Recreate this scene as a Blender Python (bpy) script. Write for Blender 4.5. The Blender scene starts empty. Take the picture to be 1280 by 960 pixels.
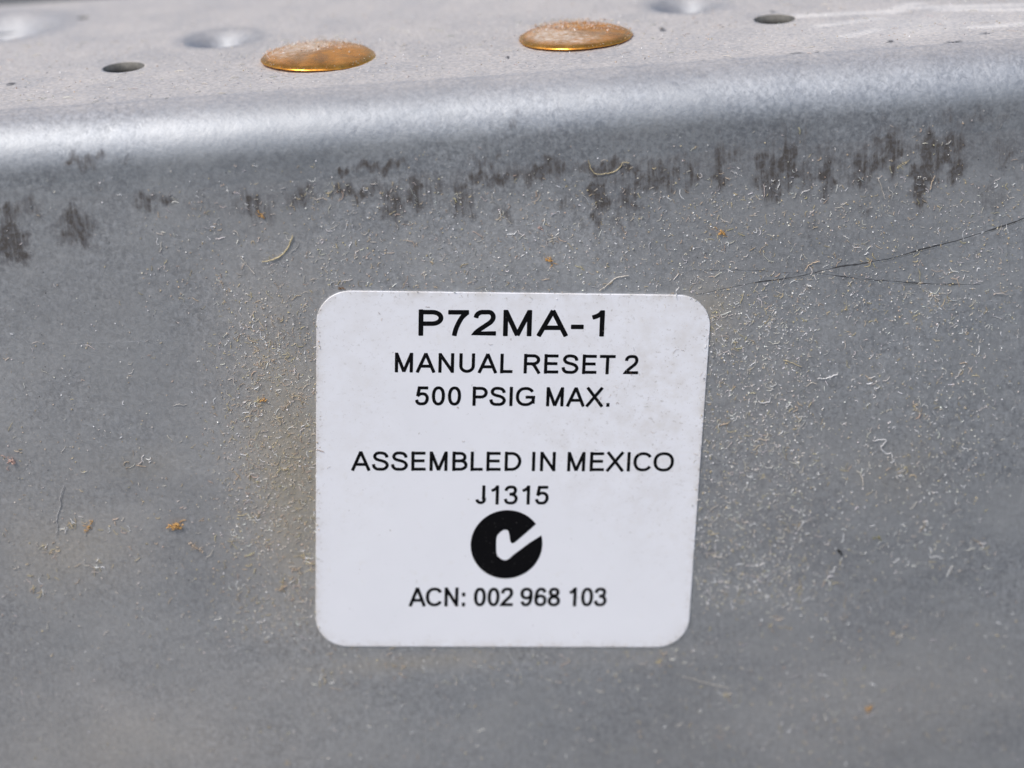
import bpy, math, random
import numpy as np
from mathutils import Matrix, Vector

random.seed(7)
rng = np.random.default_rng(11)
MM = 0.001
Z0 = 0.056            # height of the sticker's centre above the ground, metres

scene = bpy.context.scene
col = scene.collection

# ------------------------------------------------------------------ camera
cam_data = bpy.data.cameras.new('camera')
cam_data.sensor_width = 36.0
cam_data.lens = 36.0 * 2860.0 / 1280.0
cam_data.clip_start = 0.005
cam_data.clip_end = 400.0
cam_data.dof.use_dof = True
cam_data.dof.focus_distance = 0.1855
cam_data.dof.aperture_fstop = 17.0
cam = bpy.data.objects.new('camera', cam_data)
col.objects.link(cam)
RC = ((0.9967284, 0.0741880, -0.0320720),
      (-0.0575664, 0.3730967, -0.9260048),
      (-0.0567325, 0.9248216, 0.3761468))
M = Matrix(RC).to_4x4()
M.translation = Vector((-5.2815 * MM, -173.7815 * MM, 78.7277 * MM + Z0))
cam.matrix_world = M
scene.camera = cam

# ------------------------------------------------------------------ sky, sun, exposure
SUN_ELEV = math.radians(54)
SUN_AZ = math.radians(-42)        # measured from -y (camera side) towards +x; negative = from the left
sun_dir = Vector((math.cos(SUN_ELEV) * math.sin(SUN_AZ), -math.cos(SUN_ELEV) * math.cos(SUN_AZ), math.sin(SUN_ELEV)))
world = bpy.data.worlds.new('World')
scene.world = world
world.use_nodes = True
wn = world.node_tree
sky = wn.nodes.new('ShaderNodeTexSky')
sky.sky_type = 'NISHITA'
sky.sun_disc = False
sky.sun_elevation = SUN_ELEV
sky.sun_rotation = math.atan2(sun_dir.x, sun_dir.y)
sky.dust_density = 3.0
sky.air_density = 1.0
wn.links.new(sky.outputs[0], wn.nodes['Background'].inputs[0])
wn.nodes['Background'].inputs[1].default_value = 0.15
sun_data = bpy.data.lights.new('sun', 'SUN')
sun_data.energy = 2.0
sun_data.angle = math.radians(6.0)
sun_data.color = (1.0, 0.96, 0.91)
sun = bpy.data.objects.new('sun', sun_data)
sun.rotation_euler = (-sun_dir).to_track_quat('-Z', 'Y').to_euler()
col.objects.link(sun)
scene.view_settings.view_transform = 'Standard'
scene.view_settings.look = 'None'
scene.view_settings.gamma = 1.0
scene.view_settings.exposure = 0.0

# ------------------------------------------------------------------ measured places (millimetres on the panel,
# origin at the sticker's centre: x to the right, z up the front face, y back along the top)
STAINS = [
    (-38.04, 23.21, 1.0, 1.45, 1.0), (-37.92, 25.85, 0.73, 0.72, 0.75), (-36.13, 26.11, 0.6, 0.65, 0.6), (-34.54, 24.6, 0.5, 0.36, 0.4), (-32.8, 24.24, 1.07, 1.34, 0.75),
    (-31.5, 29.49, 1.07, 0.43, 0.7), (-28.29, 29.55, 0.5, 0.18, 0.4), (-27.29, 26.11, 0.67, 0.65, 0.6), (-25.73, 25.69, 0.7, 0.25, 0.55), (-34.23, 28.2, 0.33, 0.22, 0.4),
    (-30.91, 27.3, 0.33, 0.36, 0.4), (-11.59, 27.37, 0.3, 0.29, 0.9), (-8.47, 27.33, 1.67, 0.29, 0.85), (-10.17, 25.45, 2.17, 0.4, 0.8), (-7.83, 24.12, 0.73, 1.09, 0.8),
    (-6.07, 24.78, 0.53, 1.23, 0.85), (-2.18, 23.96, 0.67, 1.09, 0.7), (-0.23, 25.73, 2.07, 0.36, 0.9), (-0.39, 27.2, 1.13, 0.29, 0.6), (3.81, 25.9, 1.83, 0.51, 0.85),
    (5.19, 26.68, 0.57, 0.62, 0.8), (9.38, 25.91, 2.33, 0.4, 0.9), (8.59, 23.88, 0.6, 1.45, 0.85), (8.35, 21.93, 0.23, 0.98, 0.7), (11.0, 23.27, 0.6, 1.2, 0.75),
    (10.01, 21.67, 0.17, 0.83, 0.5), (13.33, 24.86, 1.5, 1.01, 0.8), (15.11, 25.85, 0.67, 0.72, 0.5), (16.03, 24.52, 0.33, 1.01, 0.75), (0.93, 22.72, 0.67, 0.43, 0.5),
    (6.07, 23.14, 0.67, 0.43, 0.5), (2.24, 30.07, 0.27, 0.36, 0.3), (-3.03, 23.16, 0.5, 0.29, 0.4), (-14.93, 25.31, 1.17, 0.65, 0.6), (-18.91, 24.98, 1.0, 0.83, 0.6),
    (-17.53, 24.48, 0.5, 0.91, 0.4), (18.19, 24.93, 0.37, 1.49, 0.85), (18.73, 26.47, 0.57, 0.98, 0.5), (22.22, 24.53, 0.9, 1.81, 0.85), (23.8, 24.98, 0.53, 1.7, 0.85),
    (23.6, 27.04, 1.83, 1.27, 0.4), (25.13, 23.95, 0.47, 1.27, 0.6), (26.91, 25.47, 0.63, 1.27, 0.5), (26.87, 23.65, 0.4, 1.45, 0.85), (29.64, 24.21, 0.73, 1.34, 0.85),
    (30.15, 23.57, 0.2, 1.63, 0.6), (30.92, 25.91, 0.33, 1.34, 0.9), (32.08, 25.32, 0.6, 1.74, 0.85), (34.29, 23.0, 0.47, 1.56, 0.9), (35.17, 24.86, 0.87, 1.63, 0.9),
    (36.41, 25.7, 1.17, 0.83, 0.85), (37.3, 24.47, 0.53, 1.52, 0.9), (31.74, 27.59, 1.33, 0.72, 0.35), (38.46, 27.82, 3.0, 0.65, 0.4), (41.01, 24.6, 0.57, 1.09, 0.45),
    (40.21, 21.22, 1.0, 0.83, 0.4), (29.96, 21.01, 0.27, 0.22, 0.6), (25.55, 19.79, 0.27, 0.43, 0.4),
]
PLATE_STAINS = [
    (16.75, 3.7, 0.43, 0.5, 0.7), (17.75, 3.94, 0.29, 0.5, 0.6), (20.12, 3.52, 0.5, 0.75, 0.9), (25.27, 3.62, 0.64, 1.0, 0.8), (24.39, 3.34, 0.36, 0.5, 0.5),
    (26.99, 4.19, 0.21, 0.5, 0.6), (31.3, 3.2, 0.43, 1.0, 0.9), (33.28, 6.15, 0.21, 0.5, 0.6), (38.1, 4.17, 0.64, 0.75, 0.8), (41.1, 6.6, 0.36, 0.5, 0.5),
    (-38.55, 12.49, 0.29, 0.5, 0.7), (-15.99, 1.49, 0.36, 0.5, 0.4), (15.8, 15.64, 0.21, 0.75, 0.8), (25.77, 19.54, 0.21, 0.5, 0.5), (-31.31, -1.03, 0.43, 0.5, 0.4),
    (2.38, 9.7, 0.14, 0.5, 0.8), (33.31, 4.49, 0.21, 0.5, 0.4), (28.28, -1.39, 0.29, 0.5, 0.4), (33.28, -4.31, 0.36, 0.5, 0.4),
]
SMEARS = [
    (27.77, 17.08, 35.87, 16.41), (35.11, 16.03, 37.74, 18.61), (36.77, 17.36, 46.64, 15.51), (39.85, 15.78, 46.18, 13.81), (29.09, 13.09, 33.35, 14.16),
    (30.31, 8.98, 32.56, 10.3), (40.89, 8.94, 44.86, 8.88),
]
CLUSTERS = [
    ((-25.78, -13.31), (-17.12, -14.08), (-14.31, 17.67), (-22.45, 18.3), 1000, 'd'),
    ((-22.99, -5.95), (-16.65, -6.49), (-14.74, 14.96), (-20.82, 15.44), 500, 'd'),
    ((15.2, -13.81), (25.01, -14.67), (25.24, 13.57), (15.95, 14.29), 1500, 'w'),
    ((24.35, -11.53), (40.28, -12.9), (39.73, 13.49), (24.6, 14.66), 800, 'w'),
    ((-14.89, 16.9), (18.04, 14.34), (18.26, 23.63), (-14.07, 26.04), 900, 'm'),
    ((16.04, 12.55), (43.11, 10.43), (42.79, 22.13), (16.34, 24.1), 900, 'm'),
    ((34.64, -4.83), (44.24, -5.63), (43.74, 11.78), (34.46, 12.51), 170, 'w'),
    ((-43.67, -10.21), (-24.95, -11.85), (-23.11, 5.79), (-41.22, 7.27), 200, 'y'),
    ((14.2, -29.66), (31.33, -31.24), (31.26, -12.12), (14.73, -10.7), 300, 'm'),
    ((-17.33, -17.96), (14.45, -20.8), (14.54, -17.49), (-17.04, -14.7), 130, 'd'),
    ((-18.1, -26.68), (17.04, -29.92), (17.26, -20.26), (-17.26, -17.18), 160, 'm'),
    ((24.17, -30.58), (44.3, -32.44), (43.73, -11.65), (24.36, -10.0), 210, 'm'),
    ((-27.67, 17.35), (-13.02, 16.2), (-12.16, 26.23), (-26.52, 27.3), 230, 'm'),
    ((-41.41, 5.86), (-23.91, 4.42), (-22.59, 16.95), (-39.67, 18.28), 90, 'm'),
    ((-45.62, -24.13), (-18.1, -26.68), (-16.85, -12.56), (-43.67, -10.21), 120, 'm'),
    ((-19.7, 26.46), (42.8, 21.8), (42.62, 28.11), (-19.08, 32.59), 190, 'm'),
    ((-39.48, 19.62), (-20.54, 18.16), (-19.28, 30.67), (-37.74, 32.02), 30, 'm'),
]
PIECES = [
    ('fibre', 'straw-coloured curved fibre lying above left of the white sticker', [(-15.94, 22.26), (-16.63, 20.97), (-17.51, 20.43), (-18.55, 20.24)], 0.075, 'straw'),
    ('fibre', 'thin grey fibre slanting below the straw-coloured curved fibre', [(-20.22, 20.71), (-19.78, 20.06), (-19.28, 19.28)], 0.05, 'pale'),
    ('crumb', 'pale branched crumb of fluff above the sticker top left corner', [(-18.55, 18.95), (-17.73, 19.43), (-17.16, 18.71)], 0.06, 'pale'),
    ('crumb', 'orange-brown crumb on the dark smudge left of the panel centre', [(-18.5, 24.59), (-18.23, 24.1), (-18.06, 23.89)], 0.11, 'orange'),
    ('crumb', 'largest orange crumb on the left of the grey panel', [(-28.75, -2.33), (-28.13, -2.16), (-27.35, -2.3)], 0.26, 'orange'),
    ('crumb', 'tan crumb just below right of the largest orange crumb', [(-26.99, -3.89), (-26.45, -4.45), (-25.97, -4.94)], 0.16, 'tan'),
    ('crumb', 'elongated amber crumb left of the largest orange crumb', [(-34.72, -1.16), (-35.06, -1.72), (-35.53, -2.27)], 0.14, 'orange'),
    ('crumb', 'round pinkish crumb near the left edge of the panel', [(-40.8, 5.09), (-40.6, 4.71), (-40.44, 4.41)], 0.2, 'pink'),
    ('fibre', 'long pale faded fibre hanging near the left edge', [(-36.68, 2.15), (-37.15, 1.02), (-37.18, 0.29), (-37.66, -0.84), (-37.69, -1.57), (-37.98, -2.29)], 0.05, 'grey'),
    ('flake', 'pale flat flake low at the left edge of the panel', [(-42.32, -5.34), (-41.27, -4.98), (-40.24, -4.77)], 0.1, 'pale'),
    ('flake', 'cream flake lying between the pale flake and amber crumb', [(-39.31, -3.8), (-38.6, -3.94), (-37.71, -3.72)], 0.09, 'tan'),
    ('crumb', 'bright orange crumb above the middle of the sticker', [(4.11, 18.71), (4.37, 18.69), (4.55, 18.54)], 0.16, 'orange'),
    ('flake', 'tan flake above the bright orange crumb', [(3.61, 21.45), (3.92, 21.22), (4.1, 20.94)], 0.1, 'pink'),
    ('hair', 'yellow curled hair on the dark scuffs above the sticker', [(7.82, 26.72), (8.22, 25.7), (9.17, 25.5), (10.14, 25.76), (10.61, 26.32), (11.05, 26.28)], 0.05, 'straw'),
    ('fibre', 'pale straight fibre touching the sticker top edge', [(8.25, 15.72), (8.98, 16.21), (9.71, 16.71), (10.69, 16.84)], 0.06, 'pale'),
    ('crumb', 'small orange crumb right of centre above the long scratch', [(18.04, 19.88), (18.3, 20.0), (18.49, 19.78)], 0.15, 'orange'),
    ('crumb', 'straw crumb beside the dark scuffs at upper right', [(32.53, 24.23), (32.98, 24.6), (33.56, 24.88)], 0.09, 'straw'),
    ('flake', 'white curved flake among the dark scuffs', [(19.06, 25.03), (19.5, 24.86), (20.07, 24.42)], 0.09, 'white'),
    ('fibre', 'thin grey fibre below the dark scuffs at upper right', [(30.93, 23.55), (31.25, 22.72), (31.51, 21.77)], 0.045, 'pale'),
    ('fibre', 'tan fibre hanging below the rightmost dark scuff', [(35.51, 23.41), (35.32, 22.89), (35.14, 22.23)], 0.06, 'tan'),
    ('flake', 'pale flake lying flat above the long scratch at right', [(36.26, 20.6), (36.84, 20.69), (37.43, 20.78)], 0.07, 'pale'),
    ('hair', 'white hook-shaped hair right of the sticker', [(30.6, 0.68), (31.68, 0.66), (31.34, 0.1), (31.41, -0.34), (31.82, -0.67), (32.16, -0.63), (32.23, -1.22)], 0.05, 'white'),
    ('fibre', 'white wavy fibre right of the sticker upper corner', [(25.98, 6.68), (26.52, 6.57), (27.18, 6.73), (27.65, 6.98)], 0.055, 'white'),
    ('hair', 'white L-shaped hair close to the sticker right edge', [(21.03, 5.08), (21.23, 4.84), (21.9, 4.86), (21.97, 5.29)], 0.05, 'white'),
    ('fibre', 'pale upright bent fibre under the hook-shaped hair', [(29.25, -2.01), (29.66, -2.56), (29.79, -3.38)], 0.075, 'pale'),
    ('hair', 'yellow hair slanting right of the sticker', [(23.08, 8.55), (23.87, 8.2), (24.6, 7.79)], 0.05, 'straw'),
    ('crumb', 'black speck on the panel right of the printed mark', [(27.6, -9.29), (27.87, -9.54), (27.94, -9.85)], 0.13, 'black'),
    ('crumb', 'forked orange crumb beside the sticker left edge', [(-17.05, 8.86), (-17.46, 7.97), (-18.16, 7.46)], 0.1, 'tan'),
    ('crumb', 'small orange crumb left of the forked crumb', [(-19.85, 8.3), (-19.57, 8.42), (-19.45, 8.34)], 0.13, 'orange'),
    ('hair', 'short white hair overhanging the sticker top right', [(14.68, 15.57), (14.47, 15.17), (14.46, 14.69)], 0.05, 'white'),
    ('crumb', 'brown speck at the sticker top left corner', [(-12.65, 17.54), (-12.39, 17.53), (-12.21, 17.44)], 0.1, 'brown'),
    ('fibre', 'pale fibre under the sticker lower right corner', [(13.9, -20.27), (15.49, -20.97), (17.09, -21.59), (18.07, -21.92)], 0.045, 'pale'),
    ('crumb', 'tan tuft of fluff left of the sticker lower edge', [(-20.24, -8.82), (-19.85, -9.01), (-19.47, -8.59)], 0.13, 'tan'),
    ('crumb', 'tan flattened clump left of the sticker', [(-18.91, -6.9), (-18.4, -7.24), (-17.83, -6.91)], 0.12, 'tan'),
    ('flake', 'olive flake low on the panel right of the printed mark', [(30.69, -8.41), (31.1, -8.37), (31.45, -8.63)], 0.18, 'olive'),
    ('crumb', 'orange crumb lying low at the right of the panel', [(30.03, -24.92), (30.31, -25.11), (30.59, -24.73)], 0.12, 'orange'),
    ('fibre', 'pink-brown fibre crumb lying where the two scratches cross', [(25.0, 16.15), (25.33, 16.6), (25.79, 16.77), (26.18, 16.88)], 0.06, 'tan'),
    ('crumb', 'white bead just under the crossing scratches', [(25.19, 14.89), (25.38, 14.81), (25.51, 14.8)], 0.1, 'white'),
]
SCRATCHES = [
    [(15.96, 14.71), (18.06, 15.03), (21.33, 15.47), (24.93, 15.74), (27.88, 16.27), (31.8, 16.58), (34.41, 17.21), (37.67, 17.78), (39.62, 18.31), (41.25, 18.73), (43.0, 19.28), (46.75, 20.49)],
    [(25.26, 15.92), (27.22, 15.56), (29.51, 15.11), (31.81, 14.72), (34.44, 14.31), (39.39, 13.79)],
    [(15.5, 16.88), (20.05, 16.53), (24.93, 15.94)],
    [(-34.75, 14.53), (-31.87, 14.44), (-28.67, 14.26), (-25.98, 14.19)],
    [(-16.42, 14.26), (-19.02, 14.12), (-20.97, 14.0)],
]


# ------------------------------------------------------------------ helpers
def tag(o, label=None, category=None, group=None, kind=None):
    for k, v in (('label', label), ('category', category), ('group', group), ('kind', kind)):
        if v:
            o[k] = v
    return o


def mesh_object(name, verts, faces, material, parent=None, smooth=True):
    me = bpy.data.meshes.new(name)
    me.from_pydata(verts, [], faces)
    me.materials.append(material)
    if smooth:
        me.polygons.foreach_set('use_smooth', [True] * len(me.polygons))
    me.update()
    o = bpy.data.objects.new(name, me)
    col.objects.link(o)
    if parent:
        o.parent = parent
    return o


class Nodes:
    def __init__(self, name):
        self.mat = bpy.data.materials.new(name)
        self.mat.use_nodes = True
        self.t = self.mat.node_tree
        self.bsdf = self.t.nodes['Principled BSDF']
        self.out = self.t.nodes['Material Output']

    def new(self, kind, **kw):
        n = self.t.nodes.new(kind)
        for k, v in kw.items():
            setattr(n, k, v)
        return n

    def link(self, a, b):
        self.t.links.new(a, b)

    def put(self, sock, v):
        if isinstance(v, bpy.types.NodeSocket):
            self.link(v, sock)
        else:
            sock.default_value = v

    def coord(self, scale=(1, 1, 1), rot=(0, 0, 0)):
        c = self.new('ShaderNodeTexCoord')
        m = self.new('ShaderNodeMapping')
        m.inputs['Scale'].default_value = scale
        m.inputs['Rotation'].default_value = rot
        self.link(c.outputs['Object'], m.inputs['Vector'])
        return m.outputs[0]

    def noise(self, vec, scale, detail=3, rough=.55, dist=0):
        n = self.new('ShaderNodeTexNoise')
        n.inputs['Scale'].default_value = scale
        n.inputs['Detail'].default_value = detail
        n.inputs['Roughness'].default_value = rough
        n.inputs['Distortion'].default_value = dist
        self.link(vec, n.inputs['Vector'])
        return n.outputs['Fac']

    def math(self, op, a, b=0.0, clamp=False):
        n = self.new('ShaderNodeMath', operation=op, use_clamp=clamp)
        self.put(n.inputs[0], a)
        self.put(n.inputs[1], b)
        return n.outputs[0]

    def remap(self, v, a, b, c=0.0, d=1.0):
        n = self.new('ShaderNodeMapRange')
        self.put(n.inputs[0], v)
        for i, x in zip((1, 2, 3, 4), (a, b, c, d)):
            n.inputs[i].default_value = x
        return n.outputs[0]

    def mix(self, f, a, b):
        n = self.new('ShaderNodeMix', data_type='RGBA')
        self.put(n.inputs[0], f)
        self.put(n.inputs[6], a if isinstance(a, bpy.types.NodeSocket) else (*a, 1))
        self.put(n.inputs[7], b if isinstance(b, bpy.types.NodeSocket) else (*b, 1))
        return n.outputs[2]

    def attr(self, name):
        return self.new('ShaderNodeAttribute', attribute_name=name).outputs['Fac']

    def bump(self, h, strength, dist):
        n = self.new('ShaderNodeBump')
        n.inputs['Strength'].default_value = strength
        n.inputs['Distance'].default_value = dist
        self.link(h, n.inputs['Height'])
        return n.outputs[0]


# ------------------------------------------------------------------ materials
def steel_material():
    N = Nodes('galvanised steel')
    v = N.coord()
    blot = N.noise(v, 900, 4, .6, .4)             # about 1 mm blotches of the zinc
    fine = N.noise(v, 1900, 4, .65, 1.8)            # worm-like grain
    upright = N.noise(N.coord((1, 1, .55)), 2600, 3, .6)
    broad = N.noise(N.coord((1, 1, 1.6), (0, .5, 0)), 110, 5, .6, .5)
    grain = N.math('ADD', N.math('MULTIPLY', fine, .62), N.math('MULTIPLY', upright, .38))
    g = N.remap(grain, .40, .60, 0, 1)
    gmask = N.remap(N.noise(v, 45, 3, .5), .38, .62, .55, 1)
    metal = N.mix(N.math('ADD', .5, N.math('MULTIPLY', N.math('SUBTRACT', g, .5), gmask)), (.235, .254, .28), (.585, .61, .64))
    metal = N.mix(N.remap(blot, .4, .65, 0, .35), metal, (.38, .41, .45))
    metal = N.mix(N.remap(broad, .38, .64, 0, .65), metal, (.53, .548, .562))
    huge = N.noise(N.coord((1, 1, 1.3), (0, -.4, 0)), 38, 4, .6, .8)
    metal = N.mix(N.remap(huge, .36, .64, .46, 0), metal, (.25, .272, .298))
    B = N.bsdf
    # brown-black scuffs, broken into upright streaks
    streak = N.noise(N.coord((1, 1, .10)), 3000, 4, .65)
    patch = N.noise(N.coord((1, 1, .6)), 1300, 5, .68, .7)
    s = N.math('ADD', N.attr('stain_reflection'), N.math('ADD', N.math('MULTIPLY', N.math('SUBTRACT', streak, .5), 1.9), N.math('MULTIPLY', N.math('SUBTRACT', patch, .5), 2.0)))
    s = N.math('MULTIPLY', N.remap(s, .12, .92, 0, .94), N.remap(N.attr('stain_reflection'), .05, .45, 0, 1))
    soft = N.math('MULTIPLY', N.remap(N.attr('stain_reflection'), .28, .95, 0, .62), N.remap(patch, .38, .6, .3, 1))
    s = N.math('MAXIMUM', s, soft)
    metal = N.mix(s, metal, (.055, .042, .032))
    tarn_reflection = N.math('MULTIPLY', N.remap(N.attr('stain_reflection'), 0, .22, 0, 1), N.remap(N.noise(v, 2400, 3, .6, .8), .46, .62, .12, .6))  # speckled tarnish, also carrying the painted dark reflection below the bend
    metal = N.mix(tarn_reflection, metal, (.17, .18, .20))
    N.link(metal, B.inputs['Base Color'])
    N.put(B.inputs['Metallic'], N.math('SUBTRACT', .92, N.math('MULTIPLY', s, .75)))
    N.put(B.inputs['Roughness'], N.math('ADD', N.remap(grain, .3, .7, .50, .66), N.math('MULTIPLY', s, .15)))
    h = N.math('ADD', N.math('MULTIPLY', grain, .6), N.math('MULTIPLY', blot, 1.0))
    nrm = N.bump(h, .6, 0.00007)
    N.link(nrm, B.inputs['Normal'])
    # thin film of beige dust
    dust = N.new('ShaderNodeBsdfDiffuse')
    dcol = N.mix(N.remap(N.noise(v, 2800, 4, .65), .35, .65), (.50, .465, .43), (.64, .60, .565))
    dcol = N.mix(N.attr('warm'), dcol, (.44, .36, .22))
    dcol = N.mix(N.attr('chalk'), dcol, (.80, .76, .71))
    N.link(dcol, dust.inputs['Color'])
    N.link(nrm, dust.inputs['Normal'])
    dn = N.math('ADD', N.math('MULTIPLY', N.noise(v, 3200, 3, .6), 1.4), N.math('MULTIPLY', N.noise(v, 240, 3, .55), .6))
    d = N.math('MULTIPLY', N.attr('dust'), N.remap(dn, .7, 1.3, .58, 1.22))
    cn = N.noise(N.coord((.25, 1, 1)), 900, 4, .65)
    ch = N.math('MULTIPLY', N.attr('chalk'), N.remap(cn, .38, .6, 0, 1))
    d = N.math('MAXIMUM', N.math('MULTIPLY', d, N.math('SUBTRACT', 1, s)), ch, True)
    ms = N.new('ShaderNodeMixShader')
    N.link(d, ms.inputs[0])
    N.link(B.outputs[0], ms.inputs[1])
    N.link(dust.outputs[0], ms.inputs[2])
    N.link(ms.outputs[0], N.out.inputs[0])
    return N.mat


def plain(name, colr, rough=.6, metallic=0.0, var=.25, scale=6000, bump=0.0):
    N = Nodes(name)
    n = N.noise(N.coord(), scale, 3, .6)
    c = N.mix(N.remap(n, .3, .7), tuple(x * (1 - var) for x in colr), tuple(min(1, x * (1 + var)) for x in colr))
    N.link(c, N.bsdf.inputs['Base Color'])
    N.bsdf.inputs['Roughness'].default_value = rough
    N.bsdf.inputs['Metallic'].default_value = metallic
    if bump:
        N.link(N.bump(n, .6, bump), N.bsdf.inputs['Normal'])
    return N.mat


def sticker_material():
    N = Nodes('white sticker film')
    v = N.coord()
    c = N.mix(N.remap(N.noise(v, 120, 3, .6), .35, .7), (.87, .88, .925), (.84, .85, .895))
    c = N.mix(N.remap(N.noise(v, 700, 4, .6), .62, .8, 0, .25), c, (.72, .68, .60))       # faint grime
    c = N.mix(N.remap(N.noise(v, 2600, 2, .5), .735, .78, 0, .5), c, (.35, .32, .29))      # pin specks
    gr = N.math('MULTIPLY', N.attr('grime'), N.remap(N.noise(v, 520, 5, .7), .40, .68, 0, 1))
    c = N.mix(N.math('MULTIPLY', gr, .65), c, (.52, .46, .38))
    c = N.mix(N.math('MULTIPLY', N.attr('grime'), N.remap(N.noise(v, 3300, 3, .6), .60, .70, 0, .8)), c, (.30, .26, .22))
    N.link(c, N.bsdf.inputs['Base Color'])
    N.put(N.bsdf.inputs['Roughness'], N.remap(N.noise(v, 900, 3, .6), .3, .7, .36, .5))
    N.link(N.bump(N.noise(v, 350, 3, .5), .25, 0.00004), N.bsdf.inputs['Normal'])
    return N.mat


def ink_material():
    N = Nodes('black printed ink')
    v = N.coord()
    c = N.mix(N.remap(N.noise(v, 5200, 3, .6), .68, .76, 0, .55), (.003, .003, .004), (.20, .19, .18))
    N.link(c, N.bsdf.inputs['Base Color'])
    N.bsdf.inputs['Roughness'].default_value = .55
    N.bsdf.inputs['Specular IOR Level'].default_value = .12
    return N.mat


def brass_material():
    N = Nodes('yellow passivated rivet')
    v = N.coord()
    n = N.noise(v, 700, 4, .65)
    c = N.mix(N.remap(n, .35, .65), (.88, .33, .05), (.98, .48, .09))
    N.link(c, N.bsdf.inputs['Base Color'])
    N.bsdf.inputs['Metallic'].default_value = 1.0
    N.put(N.bsdf.inputs['Roughness'], N.remap(N.noise(v, 1500, 3, .6), .3, .7, .16, .38))
    N.link(N.bump(N.noise(v, 1800, 3, .6), .4, 0.00005), N.bsdf.inputs['Normal'])
    dust = N.new('ShaderNodeBsdfDiffuse')
    N.link(N.mix(N.remap(N.noise(v, 2500, 3, .6), .35, .65), (.50, .36, .24), (.70, .64, .57)), dust.inputs['Color'])
    f = N.math('MULTIPLY', N.attr('dust'), N.remap(N.math('ADD', N.noise(v, 1700, 4, .7), N.noise(v, 420, 3, .6)), .8, 1.2, .25, 1.1), True)
    pat = N.new('ShaderNodeBsdfDiffuse')          # matt orange-brown patina over the plating
    N.link(N.mix(N.remap(N.noise(v, 900, 4, .7), .35, .65), (.40, .165, .045), (.60, .27, .08)), pat.inputs['Color'])
    m0 = N.new('ShaderNodeMixShader')
    N.link(N.math('MULTIPLY', N.attr('patina'), N.remap(N.noise(v, 600, 4, .7), .35, .6, .3, 1), True), m0.inputs[0])
    N.link(N.bsdf.outputs[0], m0.inputs[1])
    N.link(pat.outputs[0], m0.inputs[2])
    ms = N.new('ShaderNodeMixShader')
    N.link(f, ms.inputs[0])
    N.link(m0.outputs[0], ms.inputs[1])
    N.link(dust.outputs[0], ms.inputs[2])
    N.link(ms.outputs[0], N.out.inputs[0])
    return N.mat


def debris_material():
    N = Nodes('dust grains and lint')
    a = N.new('ShaderNodeAttribute', attribute_name='tint')
    N.link(a.outputs['Color'], N.bsdf.inputs['Base Color'])
    N.bsdf.inputs['Roughness'].default_value = .55
    return N.mat


def ground_material():
    N = Nodes('soil and grass ground')
    v = N.coord()
    c = N.mix(N.remap(N.noise(v, 9, 5, .65), .35, .65), (.12, .125, .12), (.19, .19, .19))
    c = N.mix(N.remap(N.noise(v, 90, 4, .7), .45, .75, 0, .6), c, (.22, .215, .21))
    N.link(c, N.bsdf.inputs['Base Color'])
    N.bsdf.inputs['Roughness'].default_value = .95
    N.link(N.bump(N.noise(v, 60, 5, .7), .6, .01), N.bsdf.inputs['Normal'])
    return N.mat


STEEL = steel_material()
STICKER = sticker_material()
INK = ink_material()
BRASS = brass_material()
DEBRIS = debris_material()
SCRATCH_DARK = plain('tarnished scratch', (.12, .12, .125), .5, .7, .3, 4000)
SCRATCH_BRIGHT = plain('bare metal burr', (.72, .72, .72), .3, 1.0, .1, 4000)

# ------------------------------------------------------------------ ground
gs = 150.0
ground = mesh_object('ground', [(-gs, -gs, 0), (gs, -gs, 0), (gs, gs, 0), (-gs, gs, 0)], [(0, 1, 2, 3)], ground_material(), smooth=False)
tag(ground, kind='structure')

# ------------------------------------------------------------------ bent sheet-metal housing
housing = bpy.data.objects.new('steel_housing', None)
housing.empty_display_size = .02
col.objects.link(housing)
tag(housing, 'dusty galvanised sheet steel housing with a rounded top bend behind the white sticker', 'metal housing')

ZB, RB, YBACK = 28.79, 4.2, 43.7          # face ends, bend radius, back edge (mm)
ZPL = ZB + RB
DIMPLES = [(-22.0, 23.7, 3.5, -2.3), (19.0, 24.4, 3.5, -2.3), (-43.0, 34.6, 6.0, -3.5), (40.0, 34.8, 6.0, -3.5)]
HOLES = [(-29.6, 15.6, 1.75), (25.5, 16.6, 1.75), (-35.3, 35.8, .55)]


def axis(parts):
    out = []
    for a, b, st in parts:
        n = max(1, int(round((b - a) / st)))
        out += [a + (b - a) * i / n for i in range(n)]
    return np.array(out + [parts[-1][1]])


xs = axis([(-72, -50, 2.0), (-50, 50, .2), (50, 72, 2.0)])
s_face = axis([(-54.0, -36, 2.0), (-36, ZB, .22)])
s_plate = axis([(RB, YBACK - .05, .2)])
nb = 44
pr = [(0.0, z) for z in s_face[:-1]]
pr += [(RB * (1 - math.cos(a)), ZB + RB * math.sin(a)) for a in [math.pi / 2 * i / nb for i in range(nb)]]
pr += [(y, ZPL) for y in s_plate] + [(YBACK, ZPL - .12)]
pr = np.array(pr)
NV, NU = len(pr), len(xs)
X = np.repeat(xs[None, :], NV, 0)
Y = np.repeat(pr[:, 0][:, None], NU, 1)
Z = np.repeat(pr[:, 1][:, None], NU, 1)
on_plate = (Y > RB) & (Z > ZPL - .2)
# gentle hand-made waviness of the sheet
wob = .05 * np.sin(X * .11 + 1) * np.sin(Z * .13 + Y * .1 + .4) + .03 * np.sin(X * .27 + Z * .2 + 2)
face_mask = (Z < ZB)
Y = Y + np.where(face_mask, wob * np.clip((ZB - Z) / 6, 0, 1) * .35, 0)
for cx, cy, r, h in DIMPLES:
    t = np.clip(np.hypot(X - cx, Y - cy) / r, 0, 1)
    prof = (1 - t * t) ** 2 if h < 0 else (np.cos(np.pi * t) * .5 + .5) ** .8
    Z = Z + np.where(on_plate, h * prof, 0)
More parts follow.
